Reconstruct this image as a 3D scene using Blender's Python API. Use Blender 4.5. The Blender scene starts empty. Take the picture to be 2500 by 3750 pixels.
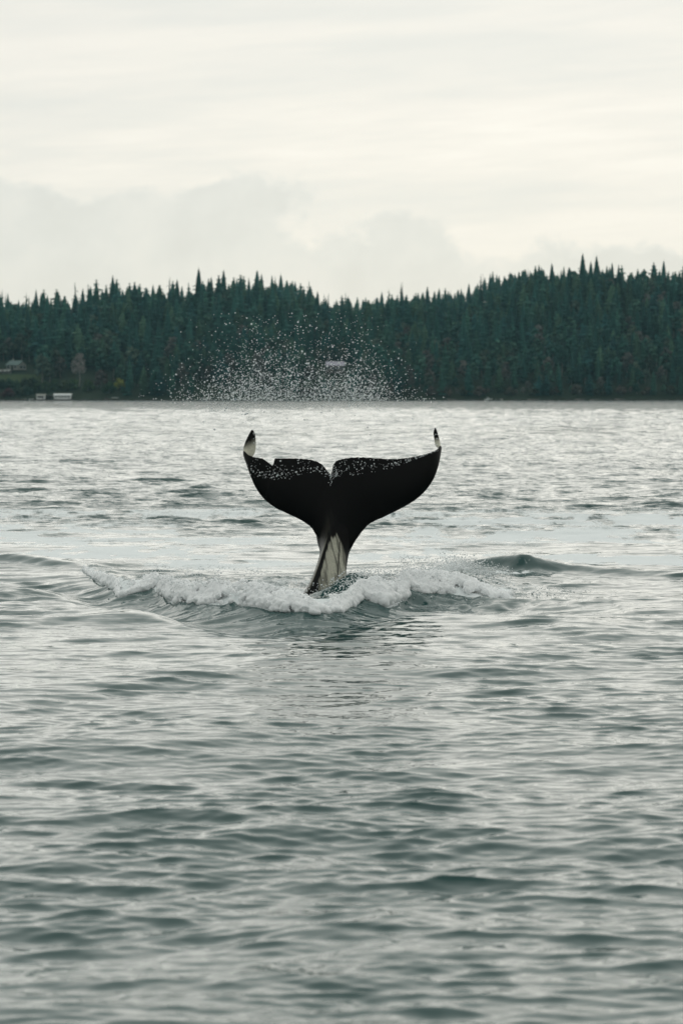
import bpy, bmesh, math, random
import numpy as np
from mathutils import Vector
from mathutils.bvhtree import BVHTree

R = math.radians
random.seed(7)
rng = np.random.default_rng(11)
S = bpy.context.scene
C = S.collection

# ------------------------------------------------------------------ camera
H, F, YH = 2.0, 9375.0, 1451.0          # eye height, focal length in photo pixels, horizon row
D0 = 26.0                               # distance of the whale
cam_d = bpy.data.cameras.new('camera')
cam_d.sensor_fit = 'VERTICAL'; cam_d.sensor_height = 36; cam_d.sensor_width = 24
cam_d.lens = 90; cam_d.clip_start = 0.1; cam_d.clip_end = 6000
PITCH = math.atan((1875 - YH) / F)
cam = bpy.data.objects.new('camera', cam_d); C.objects.link(cam)
cam.location = (0, 0, H); cam.rotation_euler = (R(90) - PITCH, 0, 0)
cam_d.dof.use_dof = True; cam_d.dof.focus_distance = D0; cam_d.dof.aperture_fstop = 4.0
S.camera = cam
S.render.resolution_x, S.render.resolution_y = 682, 1024

# ------------------------------------------------------------------ light
SUN_EL, SUN_AZ = 26.0, 4.0              # low behind the cloud ahead of us (azimuth from +Y to +X)
w = bpy.data.worlds.new('World'); S.world = w; w.use_nodes = True
nt = w.node_tree; N = nt.nodes; L = nt.links
for n in list(N): N.remove(n)
def node(t, **k):
    n = N.new(t)
    for a, b in k.items(): setattr(n, a, b)
    return n
def mth(op, a, b=None, c=None, clamp=False, tree=None):
    tr = tree or nt
    n = tr.nodes.new('ShaderNodeMath'); n.operation = op; n.use_clamp = clamp
    for i, v in enumerate((a, b, c)):
        if v is None: continue
        if isinstance(v, (int, float)): n.inputs[i].default_value = v
        else: tr.links.new(v, n.inputs[i])
    return n.outputs[0]
out = node('ShaderNodeOutputWorld'); bg = node('ShaderNodeBackground')
bg.inputs['Strength'].default_value = 0.13
sky = node('ShaderNodeTexSky', sky_type='NISHITA'); sky.sun_disc = False
sky.sun_elevation = R(SUN_EL); sky.sun_rotation = R(SUN_AZ)
sky.air_density = 1.0; sky.dust_density = 1.2; sky.ozone_density = 1.0
tc = node('ShaderNodeTexCoord'); sep = node('ShaderNodeSeparateXYZ'); L.new(tc.outputs['Generated'], sep.inputs[0])
az = mth('ARCTAN2', sep.outputs[0], sep.outputs[1]); el = mth('ARCSINE', sep.outputs[2])
tilt = mth('SUBTRACT', el, mth('MULTIPLY', mth('SINE', az), 0.05))
def skynoise(sx, sy, scale, detail, off, rough=0.55):
    cb = node('ShaderNodeCombineXYZ')
    L.new(mth('MULTIPLY', az, sx), cb.inputs[0]); L.new(mth('MULTIPLY', tilt, sy), cb.inputs[1]); cb.inputs[2].default_value = off
    nz = node('ShaderNodeTexNoise'); nz.inputs['Scale'].default_value = scale; nz.inputs['Detail'].default_value = detail
    nz.inputs['Roughness'].default_value = rough
    L.new(cb.outputs[0], nz.inputs['Vector']); return nz.outputs['Fac']
def ramp(v, a, b, lo=0.0, hi=1.0):
    m = node('ShaderNodeMapRange', interpolation_type='SMOOTHSTEP')
    L.new(v, m.inputs[0])
    for i, x in zip((1, 2, 3, 4), (a, b, lo, hi)): m.inputs[i].default_value = x
    return m.outputs[0]
streak = skynoise(1.0, 9.0, 5.0, 4.0, 3.1)
streak2 = skynoise(2.0, 16.0, 9.0, 3.0, 8.7)
puff = skynoise(1.0, 1.3, 14.0, 6.0, 1.3, 0.6)
puff_in = skynoise(1.0, 1.0, 30.0, 5.0, 5.3, 0.6)
# low cumulus bank: its ragged top runs at 2 to 5 degrees elevation
edge = mth('ADD', mth('MULTIPLY', mth('SUBTRACT', puff, 0.5), 0.10), mth('MULTIPLY', mth('SINE', mth('ADD', az, 0.2)), -0.10))
top = mth('ADD', edge, 0.088)
bank = ramp(mth('SUBTRACT', top, el), -0.002, 0.007)
bank = mth('MULTIPLY', bank, ramp(el, -0.02, 0.02, 0.85, 1.0))
hi = ramp(streak, 0.35, 0.68, 0.95, 1.04)
hi = mth('MULTIPLY', hi, ramp(streak2, 0.3, 0.7, 0.98, 1.02))
gap = mth('DIVIDE', mth('SUBTRACT', tilt, 0.094), 0.017)          # brighter gap between the cloud layers
gap = mth('POWER', 2.718, mth('MULTIPLY', mth('MULTIPLY', gap, gap), -1.0))
hi = mth('ADD', mth('MULTIPLY', hi, 0.985), mth('MULTIPLY', gap, mth('MULTIPLY', streak2, 0.13)))
low = ramp(puff_in, 0.3, 0.75, 0.84, 0.93)
mix = node('ShaderNodeMix', data_type='FLOAT'); L.new(bank, mix.inputs[0]); L.new(hi, mix.inputs[2]); L.new(low, mix.inputs[3])
cl = mix.outputs[0]
# cloud: the sky's own brightness without its blue
bw = node('ShaderNodeRGBToBW'); L.new(sky.outputs[0], bw.inputs[0])
lum = mth('POWER', bw.outputs[0], 0.12)
lum = mth('MULTIPLY', lum, 4.55)
val = mth('MULTIPLY', lum, cl)
warm = node('ShaderNodeMix', data_type='RGBA')
L.new(ramp(cl, 0.86, 1.05), warm.inputs[0])
warm.inputs[6].default_value = (0.965, 0.995, 0.95, 1); warm.inputs[7].default_value = (1.0, 0.98, 0.905, 1)
vm = node('ShaderNodeVectorMath', operation='SCALE'); L.new(warm.outputs[2], vm.inputs[0]); L.new(val, vm.inputs['Scale'])
big = skynoise(1.0, 1.2, 3.2, 4.0, 12.0)                  # the grey stratus deck overhead, all round, above the bright sky low down
deck = ramp(mth('ADD', el, mth('MULTIPLY', mth('SUBTRACT', big, 0.5), 0.22)), 0.30, 0.42)
dk_ = node('ShaderNodeMix', data_type='RGBA', blend_type='MULTIPLY'); L.new(deck, dk_.inputs[0]); L.new(vm.outputs[0], dk_.inputs[6]); dk_.inputs[7].default_value = (0.84, 0.90, 0.92, 1)
tint = node('ShaderNodeMix', data_type='RGBA')          # the blue above shows a little through the thin overcast
tint.inputs[0].default_value = 0.05
L.new(dk_.outputs[2], tint.inputs[6]); L.new(sky.outputs[0], tint.inputs[7])
L.new(tint.outputs[2], bg.inputs['Color']); L.new(bg.outputs[0], out.inputs[0])

sd = bpy.data.lights.new('sun', 'SUN'); sd.energy = 1.2; sd.angle = R(110); sd.color = (1, 0.985, 0.93)
sun = bpy.data.objects.new('sun', sd); C.objects.link(sun)
sv = Vector((math.sin(R(SUN_AZ)) * math.cos(R(SUN_EL)), math.cos(R(SUN_AZ)) * math.cos(R(SUN_EL)), math.sin(R(SUN_EL))))
sun.rotation_euler = sv.to_track_quat('Z', 'Y').to_euler(); sun.location = (0, 0, 120)
vs = S.view_settings; vs.view_transform = 'Standard'; vs.look = 'None'; vs.exposure = 0; vs.gamma = 1; vs.use_curve_mapping = False

# ------------------------------------------------------------------ helpers
CT, ST = math.cos(PITCH), math.sin(PITCH)
def ray(px, py):
    u = (np.asarray(px, float) - 1250) / F; v = -(np.asarray(py, float) - 1875) / F
    return np.stack([u, CT + v * ST, v * CT - ST], -1)
def at(px, py, Y):                       # photo pixel at ground distance Y
    d = ray(px, py); s = np.asarray(Y, float) / d[..., 1]
    p = d * s[..., None]; p[..., 2] += H
    return p
def onwater(px, py):                     # photo pixel on the still water
    d = ray(px, py); s = -H / d[..., 2]
    p = d * s[..., None]; p[..., 2] += H
    return p
def tag(o, label=None, cat=None, group=None, kind=None):
    if label: o['label'] = label
    if cat: o['category'] = cat
    if group: o['group'] = group
    if kind: o['kind'] = kind
    return o
def mesh_np(name, v, f, mat=None, smooth=False):
    me = bpy.data.meshes.new(name); v = np.asarray(v, np.float32); f = np.asarray(f, np.int32)
    k = f.shape[1]
    me.vertices.add(len(v)); me.vertices.foreach_set('co', v.ravel())
    me.loops.add(f.size); me.loops.foreach_set('vertex_index', f.ravel())
    me.polygons.add(len(f)); me.polygons.foreach_set('loop_start', np.arange(0, f.size, k, dtype=np.int32))
    me.update(calc_edges=True)
    me.polygons.foreach_set('use_smooth', np.full(len(f), smooth))
    if mat: me.materials.append(mat)
    me.validate()
    return me
def link(name, me, parent=None, loc=(0, 0, 0), rz=0.0):
    o = bpy.data.objects.new(name, me); C.objects.link(o); o.location = loc; o.rotation_euler = (0, 0, rz); o.parent = parent
    return o
def attr(me, name, a):
    a = np.asarray(a, np.float32)
    if a.ndim == 1:
        at_ = me.attributes.new(name, 'FLOAT', 'POINT'); at_.data.foreach_set('value', a)
    else:
        at_ = me.attributes.new(name, 'FLOAT_COLOR', 'POINT')
        at_.data.foreach_set('color', np.concatenate([a, np.ones((len(a), 1), np.float32)], 1).ravel().astype(np.float32))
TAB = rng.random((256, 256)).astype(np.float32)
def vnoise(x, y):
    xi = np.floor(x).astype(np.int64); yi = np.floor(y).astype(np.int64); fx = x - xi; fy = y - yi
    fx = fx * fx * (3 - 2 * fx); fy = fy * fy * (3 - 2 * fy)
    a = TAB[xi & 255, yi & 255]; b = TAB[(xi + 1) & 255, yi & 255]; c = TAB[xi & 255, (yi + 1) & 255]; d = TAB[(xi + 1) & 255, (yi + 1) & 255]
    return (a + (b - a) * fx) * (1 - fy) + (c + (d - c) * fx) * fy
def fbm(x, y, o=4, g=0.5):
    s = np.zeros(np.shape(x)); a = 1.0; t = 0.0
    for i in range(o):
        s += a * vnoise(x + 17.3 * i, y + 9.1 * i); t += a; a *= g; x = x * 2.03; y = y * 2.03
    return s / t
def sstep(a, b, x):
    t = np.clip((x - a) / (b - a), 0, 1); return t * t * (3 - 2 * t)
def mat_new(name):
    m = bpy.data.materials.new(name); m.use_nodes = True
    b = m.node_tree.nodes['Principled BSDF']; return m, m.node_tree, b
def mat_plain(name, col, rough=0.7, var=0.25, scale=3.0, spec=0.3, bump=0.0):
    m, t, b = mat_new(name)
    tcn = t.nodes.new('ShaderNodeTexCoord'); nz = t.nodes.new('ShaderNodeTexNoise'); nz.inputs['Scale'].default_value = scale; nz.inputs['Detail'].default_value = 5
    t.links.new(tcn.outputs['Object'], nz.inputs['Vector'])
    mx = t.nodes.new('ShaderNodeMix'); mx.data_type = 'RGBA'
    t.links.new(nz.outputs['Fac'], mx.inputs[0])
    mx.inputs[6].default_value = [c * (1 - var) for c in col] + [1]; mx.inputs[7].default_value = [min(1, c * (1 + var)) for c in col] + [1]
    t.links.new(mx.outputs[2], b.inputs['Base Color'])
    b.inputs['Roughness'].default_value = rough; b.inputs['Specular IOR Level'].default_value = spec
    return m

# ------------------------------------------------------------------ the sea surface
def poly_px(pts): return onwater(np.array([p[0] for p in pts]), np.array([p[1] for p in pts]))
class Crest:                             # a wave crest along a line in plan: height per point, steep front, long back
    def __init__(s, pts, front, back, h):
        s.p = poly_px(pts)[:, :2]; s.front = front; s.back = back; s.h = np.array(h)
        s.even(s.p[:, 0], s.p[:, 1], s.h, .16)
    def even(s, px, py, ph_, sig):       # resample evenly across and round the corners off
        s.x = np.linspace(px[0], px[-1], 1500); dx = s.x[1] - s.x[0]; n_ = int(3 * sig / dx)
        g_ = np.exp(-(np.arange(-n_, n_ + 1) * dx / sig) ** 2 / 2); g_ /= g_.sum()
        s.y, s.hh = (np.convolve(np.pad(np.interp(s.x, px, v), n_, 'edge'), g_, 'valid') for v in (py, ph_))
    def z(s, X, Y):
        yc = np.interp(X, s.x, s.y); h = np.interp(X, s.x, s.hh, left=0, right=0)
        d = Y - yc                       # < 0 is our side
        h = h * (0.75 + 0.5 * vnoise(X * 2.3 + 5, Y * 0.4))
        return h * np.where(d < 0, np.exp(-(d / s.front) ** 2 * 1.0), np.exp(-(d / s.back) ** 2))
# toe of the breaking foam (photo pixels) and its crest behind
TOE = [(300, 2098), (370, 2140), (440, 2176), (560, 2172), (640, 2206), (800, 2228), (1000, 2252), (1150, 2263), (1250, 2247), (1330, 2222), (1420, 2222), (1500, 2194), (1640, 2186), (1750, 2186), (1880, 2190)]
toe = poly_px(TOE)
toe_x, toe_y = toe[:, 0], toe[:, 1]
foam_h = np.array([.04, .08, .11, .11, .14, .165, .165, .12, .115, .15, .165, .16, .13, .10, .05])
class Break(Crest):
    def __init__(s):
        s.front = 0.36; s.back = 1.1
        s.even(toe_x, toe_y + 0.42, foam_h, .09)
class Trough(Break):                     # the dip ahead of the breaker, its far side tilted towards us
    def __init__(s):
        Break.__init__(s); s.front = .8; s.back = .75; s.y = s.y - 1.45
        n_ = len(toe_x); s.even(np.r_[toe_x[0] - 1.8, toe_x[0] - .5, toe_x[1:], toe_x[-1] + .9], np.r_[toe_y[0] - .6, toe_y[0] - .3, toe_y[1:], toe_y[-1]] + .42 - 1.45, np.r_[0, -.07, np.full(n_ - 1, -.10), 0], .22)
crests = [
    Break(), Trough(),
    Crest([(1600, 2095), (1700, 2092), (1790, 2088), (1880, 2092), (1960, 2100), (2060, 2092), (2200, 2100), (2480, 2108), (2700, 2115)], .20, .7, [.03, .09, .16, .20, .16, .06, .05, .04, .02]),
    Crest([(-300, 2050), (0, 2058), (120, 2066), (260, 2076), (420, 2084)], .2, .7, [.07, .07, .08, .05, .0]),
    Crest([(150, 2262), (350, 2272), (480, 2266), (620, 2276), (760, 2288), (900, 2296)], .22, .7, [.0, .025, .05, .035, .02, .0]),
    Crest([(760, 2310), (1000, 2308), (1200, 2302), (1400, 2290), (1700, 2282), (2100, 2300), (2400, 2310)], .45, 1.2, [0, .035, .05, .05, .05, .04, 0]),
    Crest([(900, 2420), (1100, 2440), (1300, 2430), (1600, 2390), (1900, 2380)], .5, .8, [0, .03, .03, .03, 0]),
]
MOUND = [(1285, 25.5, .27, .36, .17), (1470, 26.3, .5, .6, .10), (1690, 27.2, .40, .5, .11), (900, 27.0, 1.2, .7, .05)]
def local_z(X, Y):
    z = np.zeros(np.shape(X)); m = (Y > 17) & (Y < 36)
    x, y = X[m], Y[m]; a = np.zeros(x.shape)
    for c in crests: a += c.z(x, y)
    for (px, yy, sx, sy, h) in MOUND:
        xx = (px - 1250) / F * yy
        a += h * np.exp(-((x - xx) / sx) ** 2 - ((y - yy) / sy) ** 2)
    # churned water round the tail
    cx = np.exp(-((x - 0.1) / 2.3) ** 4 - ((y - 26.0) / 1.6) ** 4)
    a += cx * 0.12 * (fbm(x * 4.1, y * 3.2, 5) - 0.5)
    ry = np.exp(-((x - 2.0) / .9) ** 2 - ((y - 28.6) / .8) ** 2); a += ry * .08 * (fbm(x * 4, y * 3, 3) - .5)
    z[m] = a; return z
NW = 240
def lu(a, b, n): return np.exp(rng.uniform(math.log(a), math.log(b), n))
lam = np.concatenate([lu(1.5, 5.5, 26), lu(.4, 1.5, 44), lu(.065, .4, NW - 70)])
k_ = 2 * np.pi / lam
th = rng.normal(-math.pi / 2 + 0.18, 0.40, NW); th[70:] = rng.normal(-math.pi / 2 + 0.12, 0.36, NW - 70)
slope = np.concatenate([np.full(26, .0105), np.full(44, .0160), np.full(NW - 70, .0172)])
amp = slope / k_; ph = rng.uniform(0, 2 * np.pi, NW)
def build_sea():
    r = [2.2]
    while r[-1] < 128:
        d = r[-1]
        if d < 6.5: t_ = 0.08
        elif d < 20.5: t_ = 0.0013 * d
        elif d < 31: t_ = 0.045
        else: t_ = 0.0018 * d + 0.00013 * (d - 31) ** 1.5
        r.append(d + t_)
    a_in = np.linspace(R(-9.2), R(9.2), 443)
    g = np.concatenate([np.linspace(R(9.2), R(25), 28)[1:], np.linspace(R(25), R(180), 14)[1:]])
    a = np.concatenate([-g[::-1][1:], a_in, g])
    near = sea_patch(np.array(r), a)
    r2 = [r[-1]]
    while r2[-1] < 1600: r2.append(r2[-1] + 0.45 + 0.0036 * (r2[-1] - 128))
    far = sea_patch(np.array(r2), np.concatenate([-g[::-1][1:], a_in[::2], g]))
    me = mesh_np('water', np.concatenate([near[0], far[0]]), np.concatenate([near[1], far[1] + len(near[0])]), None, True)
    attr(me, 'foam', np.concatenate([near[2], far[2]])); attr(me, 'micro', np.concatenate([near[3], far[3]]))
    return me
def sea_patch(r, a):
    dr = np.gradient(r); da = np.gradient(a); nr, na = len(r), len(a)
    Rr, Aa = np.meshgrid(r, a, indexing='ij')
    X = (Rr * np.sin(Aa)).ravel(); Y = (Rr * np.cos(Aa)).ravel()
    gr = np.repeat(dr, na); gt = (Rr * da[None, :]).ravel()
    sa, ca = np.sin(Aa).ravel(), np.cos(Aa).ravel()
    z = np.zeros(X.shape); ox = np.zeros(X.shape); oy = np.zeros(X.shape); lost = np.zeros(X.shape)
    # gusts: patches of rougher and calmer water; slick behind and ahead of the tail
    gust = 0.66 + 0.62 * fbm(X * 0.16 + 3, Y * 0.09 + 8, 3)
    slick = np.exp(-((Y - 33.0) / 5.0) ** 4) * 0.66 + np.exp(-((X - .15) / 1.0) ** 2 - ((Y - 20.2) / 2.2) ** 2) * .55
    gs = gust * (1 - slick)
    pk = .60 + .80 * sstep(.25, .75, fbm(X * .95 + 40, Y * .7 + 3, 3)) * (1 - sstep(40, 90, Rr.ravel())) + .42 * sstep(40, 90, Rr.ravel())   # wave groups: calm gaps, steep packets
    off = 1 + 2.2 * sstep(70, 260, Rr.ravel())
    pk = pk * (.84 + .83 * sstep(18, 40, Rr.ravel()))
    for i in range(NW):
        cx, cy = math.cos(th[i]), math.sin(th[i])
        cell = np.maximum(gr * np.abs(cx * sa + cy * ca), gt * np.abs(cx * ca - cy * sa)) + 1e-6
        keep = sstep(2.2, 4.5, lam[i] / cell)
        g_ = gs if lam[i] < 2.2 else 1.0
        if lam[i] < 1.3: g_ = g_ * pk
        if lam[i] > 1.2: g_ = g_ * off     # longer, steeper chop out in the open channel
        p = k_[i] * (cx * X + cy * Y) + ph[i]
        A = amp[i] * keep * g_
        c, s = np.cos(p), np.sin(p)
        z += A * c; ox -= A * s * cx * 1.1; oy -= A * s * cy * 1.1
        lost += 0.5 * (slope[i] * g_ * (1 - keep)) ** 2
    near = np.exp(-((X - .2) / 3.2) ** 4 - ((Y - 25.6) / 2.2) ** 4)
    z *= 1 - .45 * near
    z += local_z(X, Y)
    # foam ------------------------------------------------------------
    foam = np.zeros(X.shape)
    m = (Y > 18) & (Y < 75) & (np.abs(X) < 14)
    x, y = X[m], Y[m]
    ty = np.interp(x, toe_x, toe_y, left=99, right=99)
    dd = y - ty + 0.10 * (fbm(x * 5, y * 5, 3) - .5) * 2
    front = sstep(-.02, .06, dd) * (1 - sstep(.45, 1.0, dd + .7 * (fbm(x * 2.2, y * 2.2, 4) - .5)))
    hx = np.interp(x, toe_x, foam_h / .14, left=0, right=0)
    core = front * np.clip(.75 + hx, 0, 1)
    # churned foam behind the breaker, to both sides of the tail
    ch = np.exp(-((x - .3) / 1.9) ** 2 - ((y - 26.3) / 1.1) ** 2) * sstep(.40, .62, fbm(x * 2.6 + 4, y * 1.6, 5)) * .9
    ch2 = np.exp(-((x - 1.25) / .8) ** 2 - ((y - 27.0) / .8) ** 2) * sstep(.34, .55, fbm(x * 3 + 9, y * 2, 5)) * 1.0
    pxx_ = 1250 + x / y * F                            # foam torn over the green crest on the right
    ch3 = sstep(1640, 1760, pxx_) * (1 - sstep(1900, 2000, pxx_)) * np.exp(-((y - 28.75) / .22) ** 2) * sstep(.42, .56, fbm(x * 8, y * 6 + 7, 5, .6))
    ch = np.maximum(ch, ch3)
    # thin sheets of old foam drifting beyond
    n1 = fbm(x * .9 + 2.7, y * .8 + 1.2, 5, .55); n2 = fbm(x * 2.4 + 31, y * 1.4, 5, .6)
    def streak_(px0, px1, row, thick, gain):       # a drifting sheet of foam lying along a photo row
        y0 = H * F / (row - YH); w_ = thick * y0 * y0 / (H * F); pxx = 1250 + x / y * F
        return gain * np.exp(-((y - y0) / w_) ** 2) * sstep(px0 - 120, px0 + 160, pxx) * (1 - sstep(px1 - 200, px1 + 120, pxx))
    band = np.maximum.reduce([streak_(-400, 880, 2028, 22, 1.25), streak_(-400, 800, 1950, 26, 1.0), streak_(-300, 1100, 1985, 42, .8), streak_(500, 1250, 2062, 20, .75), streak_(1480, 2900, 1905, 20, 1.05),
        streak_(1350, 2900, 1965, 34, .85), streak_(1880, 2900, 2052, 20, 1.2), streak_(1250, 1900, 2025, 26, .9), streak_(-400, 2900, 1885, 22, .6)])
    sheet = band * sstep(.36, .53, n1 * .5 + n2 * .5)
    foam[m] = np.clip(np.maximum.reduce([core, ch, ch2, sheet * 1.15]), 0, 1)
    # lumpy relief where the foam is thick
    thick = np.zeros(X.shape); thick[m] = np.maximum(core, np.maximum(ch, ch2) * .6)
    z += thick * .03 * (fbm(X * 9, Y * 6, 4) - .5) - .03 * thick * (np.interp(X, toe_x, foam_h, left=0, right=0) > .02)
    V = np.stack([X + ox, Y + oy, z], 1)
    i, j = np.meshgrid(np.arange(nr - 1), np.arange(na - 1), indexing='ij')
    q = (i * na + j).ravel()
    Fq = np.stack([q, q + 1, q + na + 1, q + na], 1)[:, ::-1]
    return V, Fq, foam, np.sqrt(lost * (.34 + .6 * sstep(24, 48, Rr.ravel()) * (1 - .55 * sstep(110, 260, Rr.ravel()))) + (.0036 + .008 * sstep(27, 50, Rr.ravel())) * gs ** 2)
def water_mat():
    m, t, b = mat_new('sea_water'); n = t.nodes; l = t.links
    def A(nm): a = n.new('ShaderNodeAttribute'); a.attribute_name = nm; return a.outputs['Fac']
    geo = n.new('ShaderNodeNewGeometry')
    foam, micro = A('foam'), A('micro')
    def nz(scale, sx, sy, det, w_):
        mp = n.new('ShaderNodeMapping'); mp.inputs['Scale'].default_value = (sx, sy, 1); mp.inputs['Location'].default_value = (w_, w_ * 1.7, 0)
        l.new(geo.outputs['Position'], mp.inputs[0])
        k = n.new('ShaderNodeTexNoise'); k.inputs['Scale'].default_value = scale; k.inputs['Detail'].default_value = det; k.inputs['Roughness'].default_value = .6
        l.new(mp.outputs[0], k.inputs['Vector']); return k
    # fine ripples: slopes added to the shading normal
    r1 = nz(13.0, .55, 2.0, 3, 3.0); r2 = nz(4.5, .55, 2.0, 3, 11.0)
    ad = n.new('ShaderNodeVectorMath'); ad.operation = 'ADD'; l.new(r1.outputs['Color'], ad.inputs[0]); l.new(r2.outputs['Color'], ad.inputs[1])
    sb = n.new('ShaderNodeVectorMath'); sb.operation = 'SUBTRACT'; l.new(ad.outputs[0], sb.inputs[0]); sb.inputs[1].default_value = (1, 1, 1)
    fl = n.new('ShaderNodeVectorMath'); fl.operation = 'MULTIPLY'; l.new(sb.outputs[0], fl.inputs[0]); fl.inputs[1].default_value = (4.8, 4.8, 0)
    sc = n.new('ShaderNodeVectorMath'); sc.operation = 'SCALE'; l.new(fl.outputs[0], sc.inputs[0]); l.new(micro, sc.inputs['Scale'])
    nn = n.new('ShaderNodeVectorMath'); nn.operation = 'ADD'; l.new(geo.outputs['Normal'], nn.inputs[0]); l.new(sc.outputs[0], nn.inputs[1])
    no = n.new('ShaderNodeVectorMath'); no.operation = 'NORMALIZE'; l.new(nn.outputs[0], no.inputs[0])
    l.new(no.outputs[0], b.inputs['Normal'])
    b.inputs['Base Color'].default_value = (.030, .080, .076, 1); b.inputs['Roughness'].default_value = .06; b.inputs['IOR'].default_value = 1.34
    # foam
    f1 = nz(9.0, 1, .6, 6, 21.0); f2 = nz(30.0, 1, .8, 4, 5.0)
    br = mth('ADD', mth('MULTIPLY', f1.outputs['Fac'], .65, tree=t), mth('MULTIPLY', f2.outputs['Fac'], .35, tree=t), tree=t)
    mr = n.new('ShaderNodeMapRange'); mr.interpolation_type = 'SMOOTHSTEP'
    l.new(mth('ADD', mth('MULTIPLY', foam, .62, tree=t), br, tree=t), mr.inputs[0])
    mr.inputs[1].default_value = .66; mr.inputs[2].default_value = .98
    fac = mth('MULTIPLY', mr.outputs[0], mth('GREATER_THAN', foam, .01, tree=t), tree=t)
    fb = n.new('ShaderNodeBsdfPrincipled'); fb.inputs['Base Color'].default_value = (.90, .93, .93, 1); fb.inputs['Roughness'].default_value = .75
    fb.inputs['Specular IOR Level'].default_value = .2
    bp = n.new('ShaderNodeBump'); bp.inputs['Strength'].default_value = .6; bp.inputs['Distance'].default_value = .03; l.new(f2.outputs['Fac'], bp.inputs['Height']); l.new(bp.outputs[0], fb.inputs['Normal'])
    ms = n.new('ShaderNodeMixShader'); l.new(fac, ms.inputs[0]); l.new(b.outputs[0], ms.inputs[1]); l.new(fb.outputs[0], ms.inputs[2])
    l.new(ms.outputs[0], n['Material Output'].inputs['Surface'])
    return m
sea_me = build_sea(); sea_me.materials.append(water_mat())
sea = tag(link('water', sea_me), 'grey green choppy sea with small wind waves and drifting foam', 'water', kind='structure')

# ------------------------------------------------------------------ the far shore
SH = 1200.0
SK = np.array([(-900, 1110), (-500, 1100), (0, 1112), (100, 1108), (250, 1108), (350, 1080), (500, 1062), (650, 1066), (760, 1050), (870, 1046), (980, 1056), (1060, 1085), (1150, 1108), (1230, 1120), (1340, 1112), (1460, 1098), (1560, 1090), (1700, 1094), (1760, 1082), (1850, 1062), (1920, 1018), (2000, 1000), (2100, 978), (2180, 972), (2250, 984), (2330, 980), (2430, 975), (2500, 970), (2900, 950), (3400, 960)], float)
RIDGE = 1335.0
TREE_H = 15.0
def ridge_z(X):
    px = 1250 + X / RIDGE * F
    y = np.interp(px, SK[:, 0], SK[:, 1]); return H + (YH - y) * RIDGE / F - TREE_H
def terrain(X, Y):
    X = np.asarray(X, float); Y = np.asarray(Y, float)
    t = np.clip((Y - SH - 4) / (RIDGE - SH - 4), 0, 1.0)
    zr = ridge_z(X)
    z = 1.6 + (zr - 1.6) * (t ** .85) + 1.5 * (fbm(X * .05 + 9, Y * .05, 3) - .5) * t
    back = np.clip((Y - RIDGE) / 400, 0, 1)
    z = z - back * 12
    far = sstep(RIDGE + 110, RIDGE + 330, Y) * (1 - sstep(80, 240, np.abs(X - 25)))   # a second, farther hill seen in the dip
    z = z + far * 24
    sh = np.clip((Y - (SH - 6)) / 10, 0, 1)
    return np.where(Y < SH + 4, -1.5 + (z + 1.5) * sh, z)
ys = np.concatenate([np.linspace(SH - 8, SH + 8, 12), np.linspace(SH + 12, SH + 600, 70)]); xs = np.linspace(-520, 560, 150)
YY, XX = np.meshgrid(ys, xs, indexing='ij'); ZZ = terrain(XX, YY)
nr, na = YY.shape; i, j = np.meshgrid(np.arange(nr - 1), np.arange(na - 1), indexing='ij'); q = (i * na + j).ravel()
hm = mat_plain('forest_floor', (.035, .045, .03), .9, .4, .2, .05)
hill = tag(link('hillside', mesh_np('hillside', np.stack([XX, YY, ZZ], -1).reshape(-1, 3), np.stack([q, q + 1, q + na + 1, q + na], 1), hm, True)), 'dark earth of the wooded hillside across the water', 'hill', kind='structure')

# foliage material: the leaf colour, with conifer tops painted lighter, sits in the mesh, each tree shifts it a little
def foliage_mat(name, rough=.75):
    m, t, b = mat_new(name)
    a = t.nodes.new('ShaderNodeAttribute'); a.attribute_name = 'leaf'
    oi = t.nodes.new('ShaderNodeObjectInfo')
    hs = t.nodes.new('ShaderNodeHueSaturation')
    t.links.new(a.outputs['Color'], hs.inputs['Color'])
    mr = t.nodes.new('ShaderNodeMapRange'); t.links.new(oi.outputs['Random'], mr.inputs[0]); mr.inputs[3].default_value = .75; mr.inputs[4].default_value = 1.3
    t.links.new(mr.outputs[0], hs.inputs['Value'])
    t.links.new(hs.outputs[0], b.inputs['Base Color'])
    b.inputs['Roughness'].default_value = rough; b.inputs['Specular IOR Level'].default_value = .08
    return m
leaf_m = foliage_mat('foliage'); bark_m = mat_plain('bark', (.05, .042, .035), .9, .3, 1.0, .1)
pale_bark = mat_plain('pale_bark', (.17, .155, .14), .9, .3, 1.0, .1)

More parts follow.
